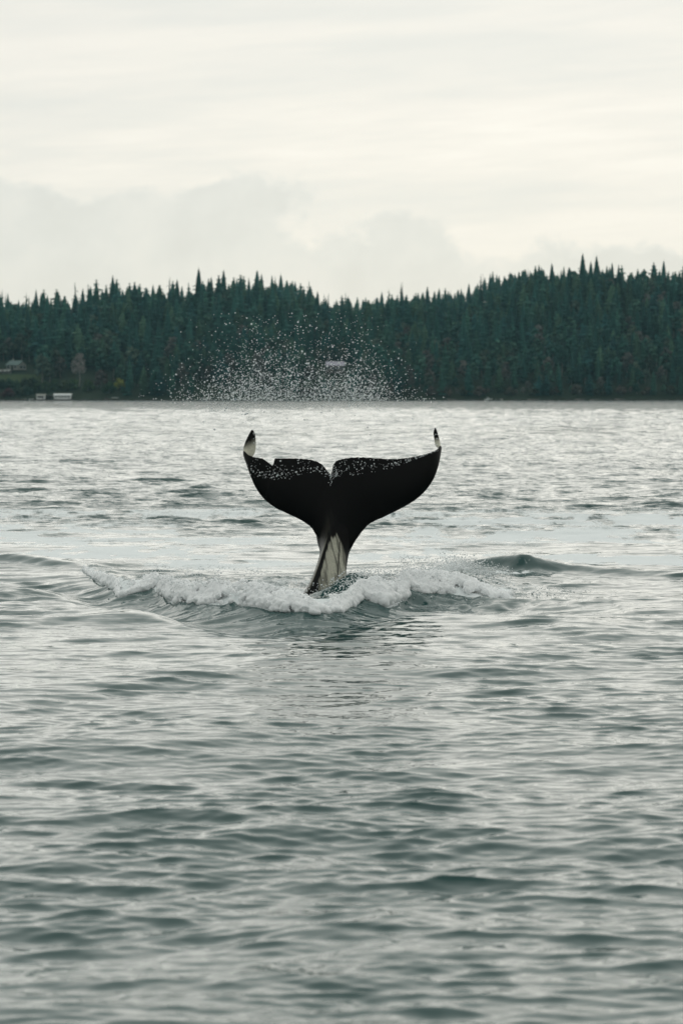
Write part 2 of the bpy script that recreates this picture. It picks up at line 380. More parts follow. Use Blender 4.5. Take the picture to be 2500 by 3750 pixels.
CONIFER = [(.026, .090, .074), (.040, .110, .080), (.022, .080, .076), (.056, .112, .070)]
def conifer(h, rb, tiers, nb, col, seed, sparse=0.0, base=.05, pw=.8):
    g = np.random.default_rng(seed); V, Fc, K = [], [], []
    def tri(a, b, c, sh):
        n = len(V); V.extend([a, b, c]); Fc.append((n, n + 1, n + 2)); K.extend([sh] * 3)
    for t in range(tiers):
        u = (t + g.uniform(-.3, .3)) / tiers; u = min(max(u, 0), .985)
        z = h * (base + (1 - base) * u); r = rb * min(1, (1 - u) / pw) ** .85 * g.uniform(.62, 1.22) + .08
        if u < .15: r *= .8
        nbt = max(4, int(nb * (1 - .45 * u)))
        for b in range(nbt):
            if g.random() < sparse: continue
            a = 2 * np.pi * (b + g.uniform(-.4, .4)) / nbt + t * 1.3; rr = r * g.uniform(.6, 1.18)
            d = np.array([math.cos(a), math.sin(a), 0]); p = np.array([-d[1], d[0], 0])
            c = np.array([0, 0, z]); dr = g.uniform(.18, .45) * rr; wd = rr * g.uniform(.25, .42) + .15
            mid = c + d * rr * .6 + np.array([0, 0, -dr * .3]); tip = c + d * rr + np.array([0, 0, -dr])
            sh = g.uniform(.7, 1.25) * (.85 + .35 * u)  # light from above put into the colour: lighter towards the top
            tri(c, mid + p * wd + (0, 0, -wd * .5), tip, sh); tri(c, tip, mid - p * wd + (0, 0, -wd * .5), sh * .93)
            if rr > .9:
                e = mid + p * wd * g.uniform(-1, 1)
                tri(e + p * .45, e - p * .45, e + d * g.uniform(.3, .9) + np.array([0, 0, -g.uniform(.6, 1.4)]), sh * .8)
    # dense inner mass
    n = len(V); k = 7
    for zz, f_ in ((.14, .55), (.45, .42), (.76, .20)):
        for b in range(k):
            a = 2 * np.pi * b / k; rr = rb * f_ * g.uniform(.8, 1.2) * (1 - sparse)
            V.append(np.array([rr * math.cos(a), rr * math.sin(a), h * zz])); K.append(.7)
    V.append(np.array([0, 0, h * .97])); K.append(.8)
    for lv in range(2):
        for b in range(k):
            a0, a1 = n + lv * k + b, n + lv * k + (b + 1) % k; Fc += [(a0, a1, a1 + k), (a0, a1 + k, a0 + k)]
    for b in range(k): Fc.append((n + 2 * k + b, n + 2 * k + (b + 1) % k, n + 3 * k))
    V.extend([np.array([.05, 0, h * .9]), np.array([-.05, .05, h * .9]), np.array([0, 0, h * 1.01])]); Fc.append((len(V) - 3, len(V) - 2, len(V) - 1)); K += [.8] * 3
    V = np.array(V); K = np.array(K)
    return V, np.array(Fc), K[:, None] * np.array(col)[None]
def broad(h, rw, lobes, per, col, seed, z0=.3, core=True, leaf=.8):
    g = np.random.default_rng(seed); V, Fc, K = [], [], []
    for q in range(lobes):
        u = (q + .5) / lobes; a = q * 2.4 + g.uniform(-.5, .5)
        rr = rw * (.62 * math.sin(math.pi * min(1, .25 + .72 * u)) if lobes > 1 else 0)
        c = np.array([rr * math.cos(a), rr * math.sin(a), h * (z0 + (.9 - z0) * u)]); s = rw * g.uniform(.38, .58)
        sh0 = g.uniform(.8, 1.2)
        for _ in range(per):
            d = g.normal(size=3); d /= np.linalg.norm(d); p = c + d * s * g.uniform(.75, 1.1) * np.array([1, 1, .85])
            t1 = np.cross(d, g.normal(size=3)); t1 /= np.linalg.norm(t1); t2 = np.cross(d + g.normal(size=3) * .6, t1); w_ = leaf * g.uniform(.5, 1.1)
            n = len(V); V += [p - t1 * w_, p + t2 * w_ * .7, p + t1 * w_, p - t2 * w_ * .7]; Fc += [(n, n + 1, n + 2), (n, n + 2, n + 3)]
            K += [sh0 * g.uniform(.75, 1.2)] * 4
        if core:
            n = len(V); b = [(1, 0, 0), (-1, 0, 0), (0, 1, 0), (0, -1, 0), (0, 0, 1), (0, 0, -1)]
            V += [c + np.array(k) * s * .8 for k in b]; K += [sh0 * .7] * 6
            Fc += [(n + x, n + y, n + zq) for x in (0, 1) for y in (2, 3) for zq in (4, 5)]
    return np.array(V), np.array(Fc), np.array(K)[:, None] * np.array(col)[None]
def trunk_geo(h, r, limbs=0, seed=0, spread=.3, segs=6):
    g = np.random.default_rng(seed); V, Fc = [], []
    def tube(pts, rad):
        n0 = len(V); k = 5
        for i_, (p, rr) in enumerate(zip(pts, rad)):
            for b in range(k):
                a = 2 * np.pi * b / k; V.append(np.array(p) + np.array([rr * math.cos(a), rr * math.sin(a), 0]))
        for i_ in range(len(pts) - 1):
            for b in range(k):
                q0 = n0 + i_ * k + b; q1 = n0 + i_ * k + (b + 1) % k; Fc.extend([(q0, q1, q1 + k), (q0, q1 + k, q0 + k)])
    zs = np.linspace(-.8, h, segs); wob = np.cumsum(g.normal(0, r * .5, (segs, 2)), 0)
    tube([(wob[i_, 0], wob[i_, 1], zs[i_]) for i_ in range(segs)], r * (1 - .85 * np.linspace(0, 1, segs)))
    for b in range(limbs):
        u = g.uniform(.35, .95); z = h * u; a = b * 2.4 + g.uniform(-.4, .4); ln = h * spread * g.uniform(.5, 1) * (1.25 - u)
        d = np.array([math.cos(a), math.sin(a), 0]); i0 = min(int(u * (segs - 1)), segs - 2); b0 = np.array([wob[i0, 0], wob[i0, 1], z])
        tube([b0, b0 + d * ln * .5 + np.array([0, 0, ln * .5]), b0 + d * ln + np.array([0, 0, ln * g.uniform(.8, 1.3)])], [r * .4, r * .25, r * .08])
        for s_ in range(2):
            a2 = a + g.uniform(-1, 1); d2 = np.array([math.cos(a2), math.sin(a2), 0]); b1 = b0 + d * ln * .5 + np.array([0, 0, ln * .5])
            tube([b1, b1 + d2 * ln * .45 + np.array([0, 0, ln * .5])], [r * .2, r * .06])
    return np.array(V), np.array(Fc)
# kinds: (crown verts, faces, colours), trunk
KINDS = []
for s_ in range(5):
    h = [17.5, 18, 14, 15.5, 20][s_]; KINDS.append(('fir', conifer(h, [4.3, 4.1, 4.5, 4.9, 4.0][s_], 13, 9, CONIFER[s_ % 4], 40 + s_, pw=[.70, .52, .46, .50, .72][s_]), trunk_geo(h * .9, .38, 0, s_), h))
for s_ in range(3):
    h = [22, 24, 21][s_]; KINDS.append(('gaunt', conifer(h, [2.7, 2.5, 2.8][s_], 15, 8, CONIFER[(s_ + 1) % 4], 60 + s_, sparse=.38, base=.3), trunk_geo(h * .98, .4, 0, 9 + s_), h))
OL = [(.040, .088, .062), (.062, .088, .064), (.026, .080, .062), (.080, .078, .070)]
for s_ in range(4):
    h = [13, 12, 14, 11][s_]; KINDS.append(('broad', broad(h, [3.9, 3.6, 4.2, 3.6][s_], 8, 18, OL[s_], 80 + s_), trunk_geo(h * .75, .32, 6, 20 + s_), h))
def tree_mesh(kind):
    nm, (v, f, k), (tv, tf), h = KINDS[kind]
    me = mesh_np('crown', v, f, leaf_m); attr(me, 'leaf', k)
    tm = mesh_np('trunk', tv, tf, pale_bark if nm == 'broad' else bark_m, True)
    return me, tm
TM = [tree_mesh(k) for k in range(len(KINDS))]
# stands: jittered rows up the hill and over the ridge
trees = []
y = SH + 5.5
while y < RIDGE + 26:
    for x in np.arange(-212, 214, 4.9):
        X = x + rng.uniform(-2.2, 2.2); Y_ = y + rng.uniform(-2.4, 2.4) * (y > SH + 8)
        trees.append([X, Y_])
    y += 5.9
y = RIDGE + 150
while y < RIDGE + 345:
    for x in np.arange(-70, 130, 6): trees.append([x + rng.uniform(-3, 3), y + rng.uniform(-4, 4)])
    y += 16
T = np.array(trees); PX = 1250 + T[:, 0] / T[:, 1] * F; TZ = terrain(T[:, 0], T[:, 1]); PY = YH - (TZ - H) / T[:, 1] * F
# clearings: round the house on the bank, the boathouses, the long roof on the slope, the pale bare tree
clear = ((PX > -40) & (PX < 150) & (T[:, 1] < SH + 62)) | ((PX > 100) & (PX < 420) & (T[:, 1] < SH + 24)) | ((PX > 1150) & (PX < 1300) & (T[:, 1] < SH + 64) & (T[:, 1] > SH + 12)) \
    | ((PX > 240) & (PX < 340) & (T[:, 1] < SH + 36)) | ((PX > 700) & (PX < 800) & (T[:, 1] < SH + 14))
T, PX, PY, TZ = T[~clear], PX[~clear], PY[~clear], TZ[~clear]
n_t = len(T); kind = np.zeros(n_t, int); scale = np.zeros(n_t); rot = rng.uniform(0, 6.28, n_t)
mixn = fbm(T[:, 0] * .03 + 5, T[:, 1] * .03, 3); low_ = np.clip((RIDGE - 20 - T[:, 1]) / 120, 0, 1)
for i_ in range(n_t):
    u = rng.random(); pb = (.30 + .45 * low_[i_] * (mixn[i_] > .44) + .2 * low_[i_])
    if T[i_, 1] < SH + 16: pb = .72
    if u < pb: kind[i_] = 8 + rng.integers(0, 4); scale[i_] = rng.uniform(.6, 1.05) * (.4 if T[i_, 1] < SH + 9 else .72 if T[i_, 1] < SH + 16 else 1)
    elif u > .955 and T[i_, 1] > RIDGE - 45: kind[i_] = 5 + rng.integers(0, 3); scale[i_] = rng.uniform(.75, .98)
    else: kind[i_] = rng.integers(0, 5); scale[i_] = rng.choice([rng.uniform(.65, .9), rng.uniform(.8, 1.15)]) * (.8 if T[i_, 1] < SH + 16 else 1)
far_ = T[:, 1] > RIDGE + 100
scale *= np.where((PX < 1150) & (T[:, 1] > SH + 16), 1.18, 1.0)
# how high each one tops out against its neighbours decides which ones show most
hts = np.array([KINDS[k][3] for k in kind]) * scale; topy = YH - (TZ + hts - H) / T[:, 1] * F
inview = (PX > -60) & (PX < 2560)
show = np.zeros(n_t)
for i_ in np.where(inview)[0]:
    nb = np.where((np.abs(PX - PX[i_]) < 17) & (T[:, 1] < T[i_, 1] - 1))[0]
    front_top = topy[nb].min() if len(nb) else PY[i_]
    show[i_] = np.clip(min(front_top, PY[i_]) - topy[i_], 0, 400)
order = np.argsort(-show); single = np.zeros(n_t, bool); single[order[:285]] = True
LOOK = ['narrow dark teal conifer', 'lighter green conifer', 'short bluish conifer', 'broad olive tinged conifer', 'tall dark teal conifer',
        'thin gaunt conifer', 'tall gaunt conifer', 'gaunt bluish conifer', 'dull green broadleaf tree', 'pale olive broadleaf tree', 'deep green broadleaf tree', 'brownish broadleaf tree']
ZONE = [' on the skyline of the ', ' on the wooded slope of the ', ' at the waterline below the ']
def lab(i_):
    z_ = 2 if T[i_, 1] < SH + 16 else (0 if T[i_, 1] > RIDGE - 24 else 1)
    hill_ = 'low ridge behind the boathouses' if PX[i_] < 1180 else 'saddle between the hills' if PX[i_] < 1750 else 'high hill'
    t_ = LOOK[kind[i_]] + ZONE[z_] + hill_; nm = KINDS[kind[i_]][0]
    return {'fir': 'conifer_tree', 'gaunt': 'gaunt_conifer_tree', 'broad': 'broadleaf_tree'}[nm], t_, LOOK[kind[i_]].replace('conifer', 'conifers').replace('tree', 'trees') + ZONE[z_] + hill_
def put_tree(i_, name, label, group):
    k = kind[i_]; o = link(name, None, None, (T[i_, 0], T[i_, 1], TZ[i_]), rot[i_]); o.empty_display_size = 1
    o.scale = (scale[i_],) * 3; tag(o, label, 'tree', group)
    link('crown', TM[k][0], o); link('trunk', TM[k][1], o)
for i_ in np.where(single)[0]:
    put_tree(i_, *lab(i_))
# the rest of the wood reads as one mass
SV, SF, SC = [], [], []; off = 0
for i_ in np.where(~single)[0]:
    if show[i_] <= 0 and inview[i_] and T[i_, 1] < RIDGE - 24: continue
    nm, (v, f, k), (tv, tf), h = KINDS[kind[i_]]; c, s = math.cos(rot[i_]), math.sin(rot[i_])
    a = v * scale[i_]; a = np.stack([a[:, 0] * c - a[:, 1] * s + T[i_, 0], a[:, 0] * s + a[:, 1] * c + T[i_, 1], a[:, 2] + TZ[i_]], 1)
    SV.append(a); SF.append(f + off); SC.append(k * rng.uniform(.75, 1.3)); off += len(a)
me = mesh_np('forest', np.concatenate(SV), np.concatenate(SF), leaf_m); attr(me, 'leaf', np.concatenate(SC))
tag(link('forest', me), 'dense dark mixed wood filling the hillside behind the nearer trees', 'forest', kind='stuff')


# ------------------------------------------------------------------ houses, docks, boats and single plants on the far shore
def box_geo(x0, x1, y0, y1, z0, z1):
    V = [(x, y, z) for z in (z0, z1) for y in (y0, y1) for x in (x0, x1)]
    F_ = [(0, 2, 3, 1), (4, 5, 7, 6), (0, 1, 5, 4), (1, 3, 7, 5), (3, 2, 6, 7), (2, 0, 4, 6)]
    return np.array(V, float), np.array(F_)
def part(name, boxes, mat, parent):
    V, F_, o_ = [], [], 0
    for bx in boxes:
        v, f = box_geo(*bx); V.append(v); F_.append(f + o_); o_ += 8
    return link(name, mesh_np(name, np.concatenate(V), np.concatenate(F_), mat), parent)
def gable(name, w_, d_, z, rise, over, th, mat, parent):       # ridge along x, two sloping slabs
    V, F_ = [], []
    for s in (-1, 1):
        n = len(V); y1 = s * (d_ / 2 + over); dz = -rise * over / (d_ / 2)
        for x in (-w_ / 2 - over, w_ / 2 + over):
            V += [(x, 0, z + rise), (x, y1, z + dz), (x, y1, z + dz + th), (x, 0, z + rise + th)]
        F_ += [(n, n + 1, n + 2, n + 3), (n + 7, n + 6, n + 5, n + 4), (n, n + 4, n + 5, n + 1), (n + 2, n + 6, n + 7, n + 3), (n + 1, n + 5, n + 6, n + 2), (n, n + 3, n + 7, n + 4)]
    return link(name, mesh_np(name, np.array(V), np.array(F_), mat), parent)
def gable_wall(w_, d_, h, rise):
    V, F_ = box_geo(-w_ / 2, w_ / 2, -d_ / 2, d_ / 2, 0, h); V = list(map(tuple, V)); F_ = [tuple(f) for f in F_]
    for s in (-1, 1):
        n = len(V); x = s * w_ / 2; V += [(x, -d_ / 2, h), (x, d_ / 2, h), (x, 0, h + rise), (x - s * .2, 0, h + rise)]; F_ += [(n, n + 1, n + 2, n + 2), (n, n + 2, n + 3, n + 3)]
    return np.array(V), F_
def walls(name, w_, d_, h, rise, mat, parent):
    V, F_ = gable_wall(w_, d_, h, rise); me = bpy.data.meshes.new(name); me.from_pydata([tuple(v) for v in V], [], [tuple(dict.fromkeys(f)) for f in F_]); me.materials.append(mat); me.update()
    return link(name, me, parent)
white_m = mat_plain('white_paint', (.72, .74, .73), .6, .12, 1.5); sage_m = mat_plain('sage_roof', (.12, .18, .17), .7, .2, 1.5); cream_m = mat_plain('cream_wall', (.30, .30, .27), .7, .15, 1.5)
lilac_m = mat_plain('lilac_roof', (.40, .37, .44), .6, .15, 1.5); dark_m = mat_plain('dark_opening', (.02, .024, .028), .4, .2, 2); wood_m = mat_plain('grey_wood', (.14, .125, .115), .85, .35, 2); brown_m = mat_plain('brown_wall', (.11, .09, .08), .8, .3, 2)
blue_m = mat_plain('blue_paint', (.10, .18, .30), .5, .1, 2); glass_m = mat_plain('window_glass', (.03, .04, .045), .08, .1, 2, .5); rock_m = mat_plain('shore_rock', (.06, .058, .055), .9, .5, 1.2, .1)
def gp(px, Y): X = (px - 1250) / F * Y; return (X, Y, float(terrain(np.array([X]), np.array([Y]))[0]))
def window(parent, x, y, z, w_, h, ax='y'):
    if ax == 'y': fr = [(x - w_ / 2 - .1, x + w_ / 2 + .1, y - .06, y + .04, z - .1, z + h + .1)]; pn = [(x - w_ / 2, x + w_ / 2, y - .09, y - .05, z, z + h)]
    else: fr = [(y - .04, y + .06, x - w_ / 2 - .1, x + w_ / 2 + .1, z - .1, z + h + .1)]; pn = [(y + .05, y + .09, x - w_ / 2, x + w_ / 2, z, z + h)]
    f = part('window', fr, white_m, parent); part('pane', pn, glass_m, f)
# house on the bank: sage roof towards us, pale gable end
h = tag(link('house', None, None, gp(63, 1246), R(-38)), 'small cream house with sage green roof above the lawn on the bank', 'house')
walls('wall', 8.2, 5.6, 2.7, 1.9, cream_m, h); rf = gable('roof', 8.2, 5.6, 2.7, 1.9, .45, .14, sage_m, h); part('chimney', [(-3.2, -2.5, .3, 1.0, 3.6, 5.6)], cream_m, rf)
part('door', [(-.5, .5, -2.88, -2.78, .1, 2.1)], dark_m, h)
for wx in (-2.6, 2.2): window(h, wx, -2.8, 1.0, 1.3, 1.1)
window(h, -.9, 4.1, .9, 1.6, 1.2, 'x'); window(h, 1.2, 4.1, .9, 1.2, 1.2, 'x')
dk = tag(link('deck', None, None, gp(24, 1241), R(-8)), 'pale wooden deck with railing beside the cream house', 'deck')
part('floor', [(-3.4, 3.0, -2, 2, .5, .7)], wood_m, dk); part('rail', [(-3.4, 3.0, -2.0, -1.92, 1.6, 1.72)], white_m, dk)
for q in range(7): part('post', [(-3.4 + q * 1.05, -3.28 + q * 1.05, -2.0, -1.9, -1.5, 1.6)], white_m, dk)
for q, (a_, b_) in enumerate(((-2.6, -1.2), (-.6, .8), (1.4, 2.5))): part('panel', [(a_, b_, -1.97, -1.93, .75, 1.5)], white_m, dk)
# white boathouses on the dock
dz = .55
d_ = tag(link('dock', None, None, ((165 - 1250) / F * 1199, 1199, 0), 0), 'long dark timber dock on piles under the white boathouses', 'dock')
part('deck', [(-13.2, 13.6, -1.5, 5.5, dz - .22, dz)], wood_m, d_)
for q in range(14): part('pile', [(-13 + q * 2.03, -12.72 + q * 2.03, -1.62, -1.34, -1.5, dz + (.55 if q % 3 == 0 else .02))], brown_m, d_)
def boathouse(px, w_, h, rise, label, style):
    o = tag(link('boathouse', None, None, ((px - 1250) / F * 1201, 1201.2, dz), 0), label, 'boathouse', None)
    walls('wall', w_, 4.4, h, rise, white_m, o); gable('roof', w_, 4.4, h, rise, .35, .12, white_m if style else cream_m, o)
    if style:
        for q in range(5): window(o, -w_ / 2 + 1.0 + q * (w_ - 2.0) / 4, -2.2, 1.0, .95, .75)
        part('fascia', [(-w_ / 2 - .35, w_ / 2 + .35, -2.66, -2.58, h - .45, h - .2)], white_m, o)
    else:
        part('door', [(-w_ / 2 + .5, w_ / 2 - .6, -2.3, -2.17, .75, h - .45)], dark_m, o); part('door_frame', [(-w_ / 2 + .3, -w_ / 2 + .5, -2.34, -2.17, .05, h - .2), (w_ / 2 - .6, w_ / 2 - .4, -2.34, -2.17, .05, h - .2)], white_m, o)  # panel coloured dark to stand for the shade inside the opening
    return o
boathouse(153, 3.9, 1.85, .55, 'small white boathouse with one dark door opening on the dock', 0); boathouse(232, 7.8, 2.0, .6, 'long white boathouse with a row of windows on the dock', 1)
sh = tag(link('shed', None, None, ((181 - 1250) / F * 1201, 1202.0, dz), 0), 'dark open shed between the two white boathouses', 'shed')
part('roof', [(-1.6, 1.4, -1.4, 1.6, 1.75, 1.9)], wood_m, sh); part('back_wall', [(-1.5, 1.3, 1.3, 1.4, 0, 1.75)], brown_m, sh)
for a_ in (-1.5, 1.2): part('post', [(a_, a_ + .12, -1.3, -1.18, 0, 1.75)], wood_m, sh)
# boats by the shore
def boat(px, Y, ln, hull, cab, label, cabin=True, rz=0.0, zz=0.0):
    o = tag(link('boat', None, None, ((px - 1250) / F * Y, Y, zz), rz), label, 'boat'); V, F_ = [], []; ns_ = 9
    for i_ in range(ns_):
        u = i_ / (ns_ - 1); x = (u - .5) * ln; bw_ = ln * .16 * (1 - max(0, (u - .55) / .45) ** 2) + .02; sh_ = .55 + .35 * u * u
        V += [(x, -bw_, sh_), (x, -bw_ * .8, .05), (x, 0, -.2), (x, bw_ * .8, .05), (x, bw_, sh_), (x, 0, sh_ - .12)]
    for i_ in range(ns_ - 1):
        for j_ in range(6): F_.append((i_ * 6 + j_, i_ * 6 + (j_ + 1) % 6, i_ * 6 + 6 + (j_ + 1) % 6, i_ * 6 + 6 + j_))
    F_ += [(0, 1, 2, 2), (0, 2, 3, 3), (0, 3, 4, 5)]
    me = bpy.data.meshes.new('hull'); me.from_pydata(V, [], [tuple(dict.fromkeys(f)) for f in F_]); me.materials.append(hull); me.update(); link('hull', me, o)
    if cabin:
        c = part('cabin', [(-ln * .18, ln * .12, -ln * .1, ln * .1, .5, 1.45)], cab, o); part('window', [(-ln * .15, ln * .1, -ln * .1 - .03, -ln * .1 - .01, .95, 1.3)], glass_m, c)
    part('thwart', [(-ln * .34, -ln * .24, -ln * .12, ln * .12, .4, .46)], wood_m, o)
    return o
boat(391, 1196, 3.6, brown_m, wood_m, 'dark brown cabin boat moored beside the white roofed float', True, .1)
fl = tag(link('float', None, None, ((422 - 1250) / F * 1197, 1197, 0), 0), 'low float with flat white roof moored by the bank', 'float')
part('pontoon', [(-1.7, 1.7, -1, 1, -.2, .35)], wood_m, fl); part('roof', [(-1.5, 1.5, -1, 1, 1.25, 1.42)], white_m, fl)
for a_ in (-1.4, 1.28): 
    for b_ in (-.9, .8): part('post', [(a_, a_ + .12, b_, b_ + .1, .35, 1.25)], wood_m, fl)
boat(747, 1196, 3.0, white_m, white_m, 'small white cabin boat lying below the low brush', True); boat(856, 1197, 2.6, blue_m, blue_m, 'small open blue boat drawn up on the bank', False, .2, .1)
boat(1786, 1195, 3.6, white_m, white_m, 'pale cabin boat moored under the tall bank trees', True); boat(1826, 1196, 3.4, cream_m, cream_m, 'cream open skiff moored beside the pale cabin boat', False)
boat(88, 1196, 2.6, cream_m, cream_m, 'cream open dinghy tied to the dock end', False); boat(113, 1195.8, 3.0, white_m, wood_m, 'white open dinghy tied to the dock next to the small boathouse', False)
# long house on the slope
h = tag(link('house', None, None, gp(1226, 1243), R(4)), 'brown house with long pale lilac roof among the trees on the slope', 'house')
hz_ = 17.0 - h.location.z
walls('wall', 8.2, 6, hz_, 1.7, brown_m, h); gable('roof', 8.2, 6, hz_, 1.7, .5, .15, lilac_m, h)
for q in range(4): window(h, -3 + q * 2, -3.0, hz_ - 1.9, 1.2, 1.1)
part('door', [(-.5, .5, -3.08, -2.98, .1, 2.1)], dark_m, h)
# lawn on the bank
lx_, ly_ = np.meshgrid(np.linspace(-172, -143, 30), np.linspace(1223, 1238, 16), indexing='ij'); lz_ = terrain(lx_, ly_) + .12; nr, na = lx_.shape
i, j = np.meshgrid(np.arange(nr - 1), np.arange(na - 1), indexing='ij'); q = (i * na + j).ravel()
tag(link('lawn', mesh_np('lawn', np.stack([lx_, ly_, lz_], -1).reshape(-1, 3), np.stack([q, q + na, q + na + 1, q + 1], 1), mat_plain('lawn_grass', (.05, .075, .032), .9, .4, .35, .1), True)), 'light green lawn in front of the cream house', 'lawn', kind='structure')
# plants that stand out
def plant(name, px, Y, crown, trunk, label, cat, bark=pale_bark, group=None):
    o = tag(link(name, None, None, gp(px, Y), rng.uniform(0, 6)), label, cat, group)
    me = mesh_np('crown', crown[0], crown[1], leaf_m); attr(me, 'leaf', crown[2]); link('crown', me, o)
    link('trunk' if cat == 'tree' else 'stem', mesh_np('trunk', trunk[0], trunk[1], bark, True), o); return o
grey_bark = mat_plain('silver_bark', (.24, .22, .21), .9, .2, 1, .1)
plant('bare_tree', 291, 1216, broad(16.5, 3.8, 10, 90, (.30, .275, .26), 301, .40, False, .32), trunk_geo(16, .36, 16, 302, .34, 9), 'pale grey leafless tree standing out against the dark conifers', 'tree', grey_bark)
plant('bush', 441, 1212, broad(4.8, 2.9, 6, 40, (.19, .20, .035), 303, .2, True, .5), trunk_geo(3, .12, 4, 304), 'bright yellow green bush on the bank beside the float', 'bush')
plant('bush', 32, 1204, broad(3.8, 3.6, 6, 40, (.085, .035, .04), 305, .15, True, .45), trunk_geo(2, .1, 3, 306), 'dark red shrub at the waterline by the dock end', 'bush')
plant('bush', 372, 1214, broad(8.6, 3.6, 7, 50, (.085, .068, .062), 307, .2, True, .5), trunk_geo(6, .15, 6, 308), 'tall mauve brown bush above the moored boat', 'bush')
plant('bush', 325, 1210, broad(5.0, 3.4, 6, 40, (.050, .085, .030), 309, .15, True, .5), trunk_geo(3, .12, 4, 310), 'green bush between the long boathouse and the mauve brown bush', 'bush')
plant('bush', 402, 1207, broad(5.2, 3.6, 6, 40, (.032, .075, .030), 311, .15, True, .5), trunk_geo(3, .12, 4, 312), 'deep green bush behind the white roofed float', 'bush')
for q, (px_, Y_, hh_) in enumerate(((170, 1210, 4.6), (205, 1212, 5.2), (245, 1211, 4.2), (272, 1212, 5.0), (140, 1211, 4.0))):
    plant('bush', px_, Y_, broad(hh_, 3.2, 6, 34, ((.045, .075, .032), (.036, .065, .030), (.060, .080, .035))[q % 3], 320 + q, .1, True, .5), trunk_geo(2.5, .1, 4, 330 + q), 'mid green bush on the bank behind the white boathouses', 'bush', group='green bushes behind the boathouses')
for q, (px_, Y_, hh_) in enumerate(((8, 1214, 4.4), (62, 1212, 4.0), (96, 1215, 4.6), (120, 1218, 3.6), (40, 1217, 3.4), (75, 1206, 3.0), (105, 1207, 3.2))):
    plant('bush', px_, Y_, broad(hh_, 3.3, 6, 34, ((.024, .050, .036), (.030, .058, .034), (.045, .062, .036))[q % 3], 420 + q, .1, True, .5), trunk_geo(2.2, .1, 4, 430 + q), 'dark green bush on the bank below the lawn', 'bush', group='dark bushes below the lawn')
for q, px_ in enumerate((1000, 1090, 1150, 1440, 1500, 1570, 1640, 1700, 1760, 1860, 1950, 2040, 2120, 2190, 2280, 2370, 2450)):
    plant('bush', px_ + rng.uniform(-15, 15), 1205.5, broad(rng.uniform(3, 5), rng.uniform(2.6, 3.6), 6, 30, ((.075, .066, .052), (.058, .062, .040), (.085, .070, .060))[q % 3], 350 + q, .1, True, .5), trunk_geo(2.5, .1, 4, 380 + q), 'low greyish brown brush at the foot of the wooded bank', 'bush', group='brush along the waterline')
KG = conifer(31, 3.4, 17, 9, CONIFER[0], 401, .30, .25)
def spire(px, row, label, g):
    Y = RIDGE - 6; X = (px - 1250) / F * Y; z = float(terrain(np.array([X]), np.array([Y]))[0]); hgt = H + (YH - row) * Y / F - z
    o = tag(link('gaunt_conifer_tree', None, None, (X, Y, z), rng.uniform(0, 6)), label, 'tree', g); k = hgt / 31
    me = mesh_np('crown', KG[0] * [min(1.2, k), min(1.2, k), k], KG[1], leaf_m); attr(me, 'leaf', KG[2]); link('crown', me, o); tv, tf = trunk_geo(hgt * .98, .35, 0, 402); link('trunk', mesh_np('trunk', tv, tf, bark_m, True), o)
spire(1758, 1000, 'tallest gaunt conifer spire, standing where the high hill begins', None); spire(1468, 1030, 'lone gaunt spire rising from the low saddle between the two hills', None)
spire(1112, 1050, 'conifer at the end of the low ridge before the dip', None); spire(880, 1005, 'tallest conifer on the crest of the low ridge', None)
# rocks along the waterline
RP, RF, o_ = [], [], 0
ico = bmesh.new(); bmesh.ops.create_icosphere(ico, subdivisions=1, radius=1); rv = np.array([v.co[:] for v in ico.verts]); rf_ = np.array([[v.index for v in f.verts] for f in ico.faces]); ico.free()
for q in range(420):
    X = rng.uniform(-190, 200); s = rng.uniform(.3, 1.0); RP.append(rv * np.array([s * rng.uniform(1, 2.2), s, s * .6]) * rng.uniform(.75, 1.25, rv.shape) + (X, SH - 5 + rng.uniform(-.6, 2.5), .1)); RF.append(rf_ + o_); o_ += len(rv)
tag(link('shore_rocks', mesh_np('shore_rocks', np.concatenate(RP), np.concatenate(RF), rock_m)), 'dark rocks lying along the far waterline', 'rocks', kind='stuff')
for q, (px_, w_) in enumerate(((2125, 4.0), (2185, 5.5), (1660, 4.5), (1955, 5.0), (2270, 4.0))):
    tv, tf = trunk_geo(w_, .22, 2, 500 + q, .2); v = np.stack([tv[:, 2] - w_ / 2, tv[:, 1] * .9, tv[:, 0]], 1)
    tag(link('driftwood_log', mesh_np('driftwood_log', v, tf, grey_bark), None, ((px_ - 1250) / F * 1194.5, 1194.5, .45), rng.uniform(-.15, .15)), 'pale driftwood log washed up at the foot of the wooded bank', 'log', 'driftwood logs on the far shore')
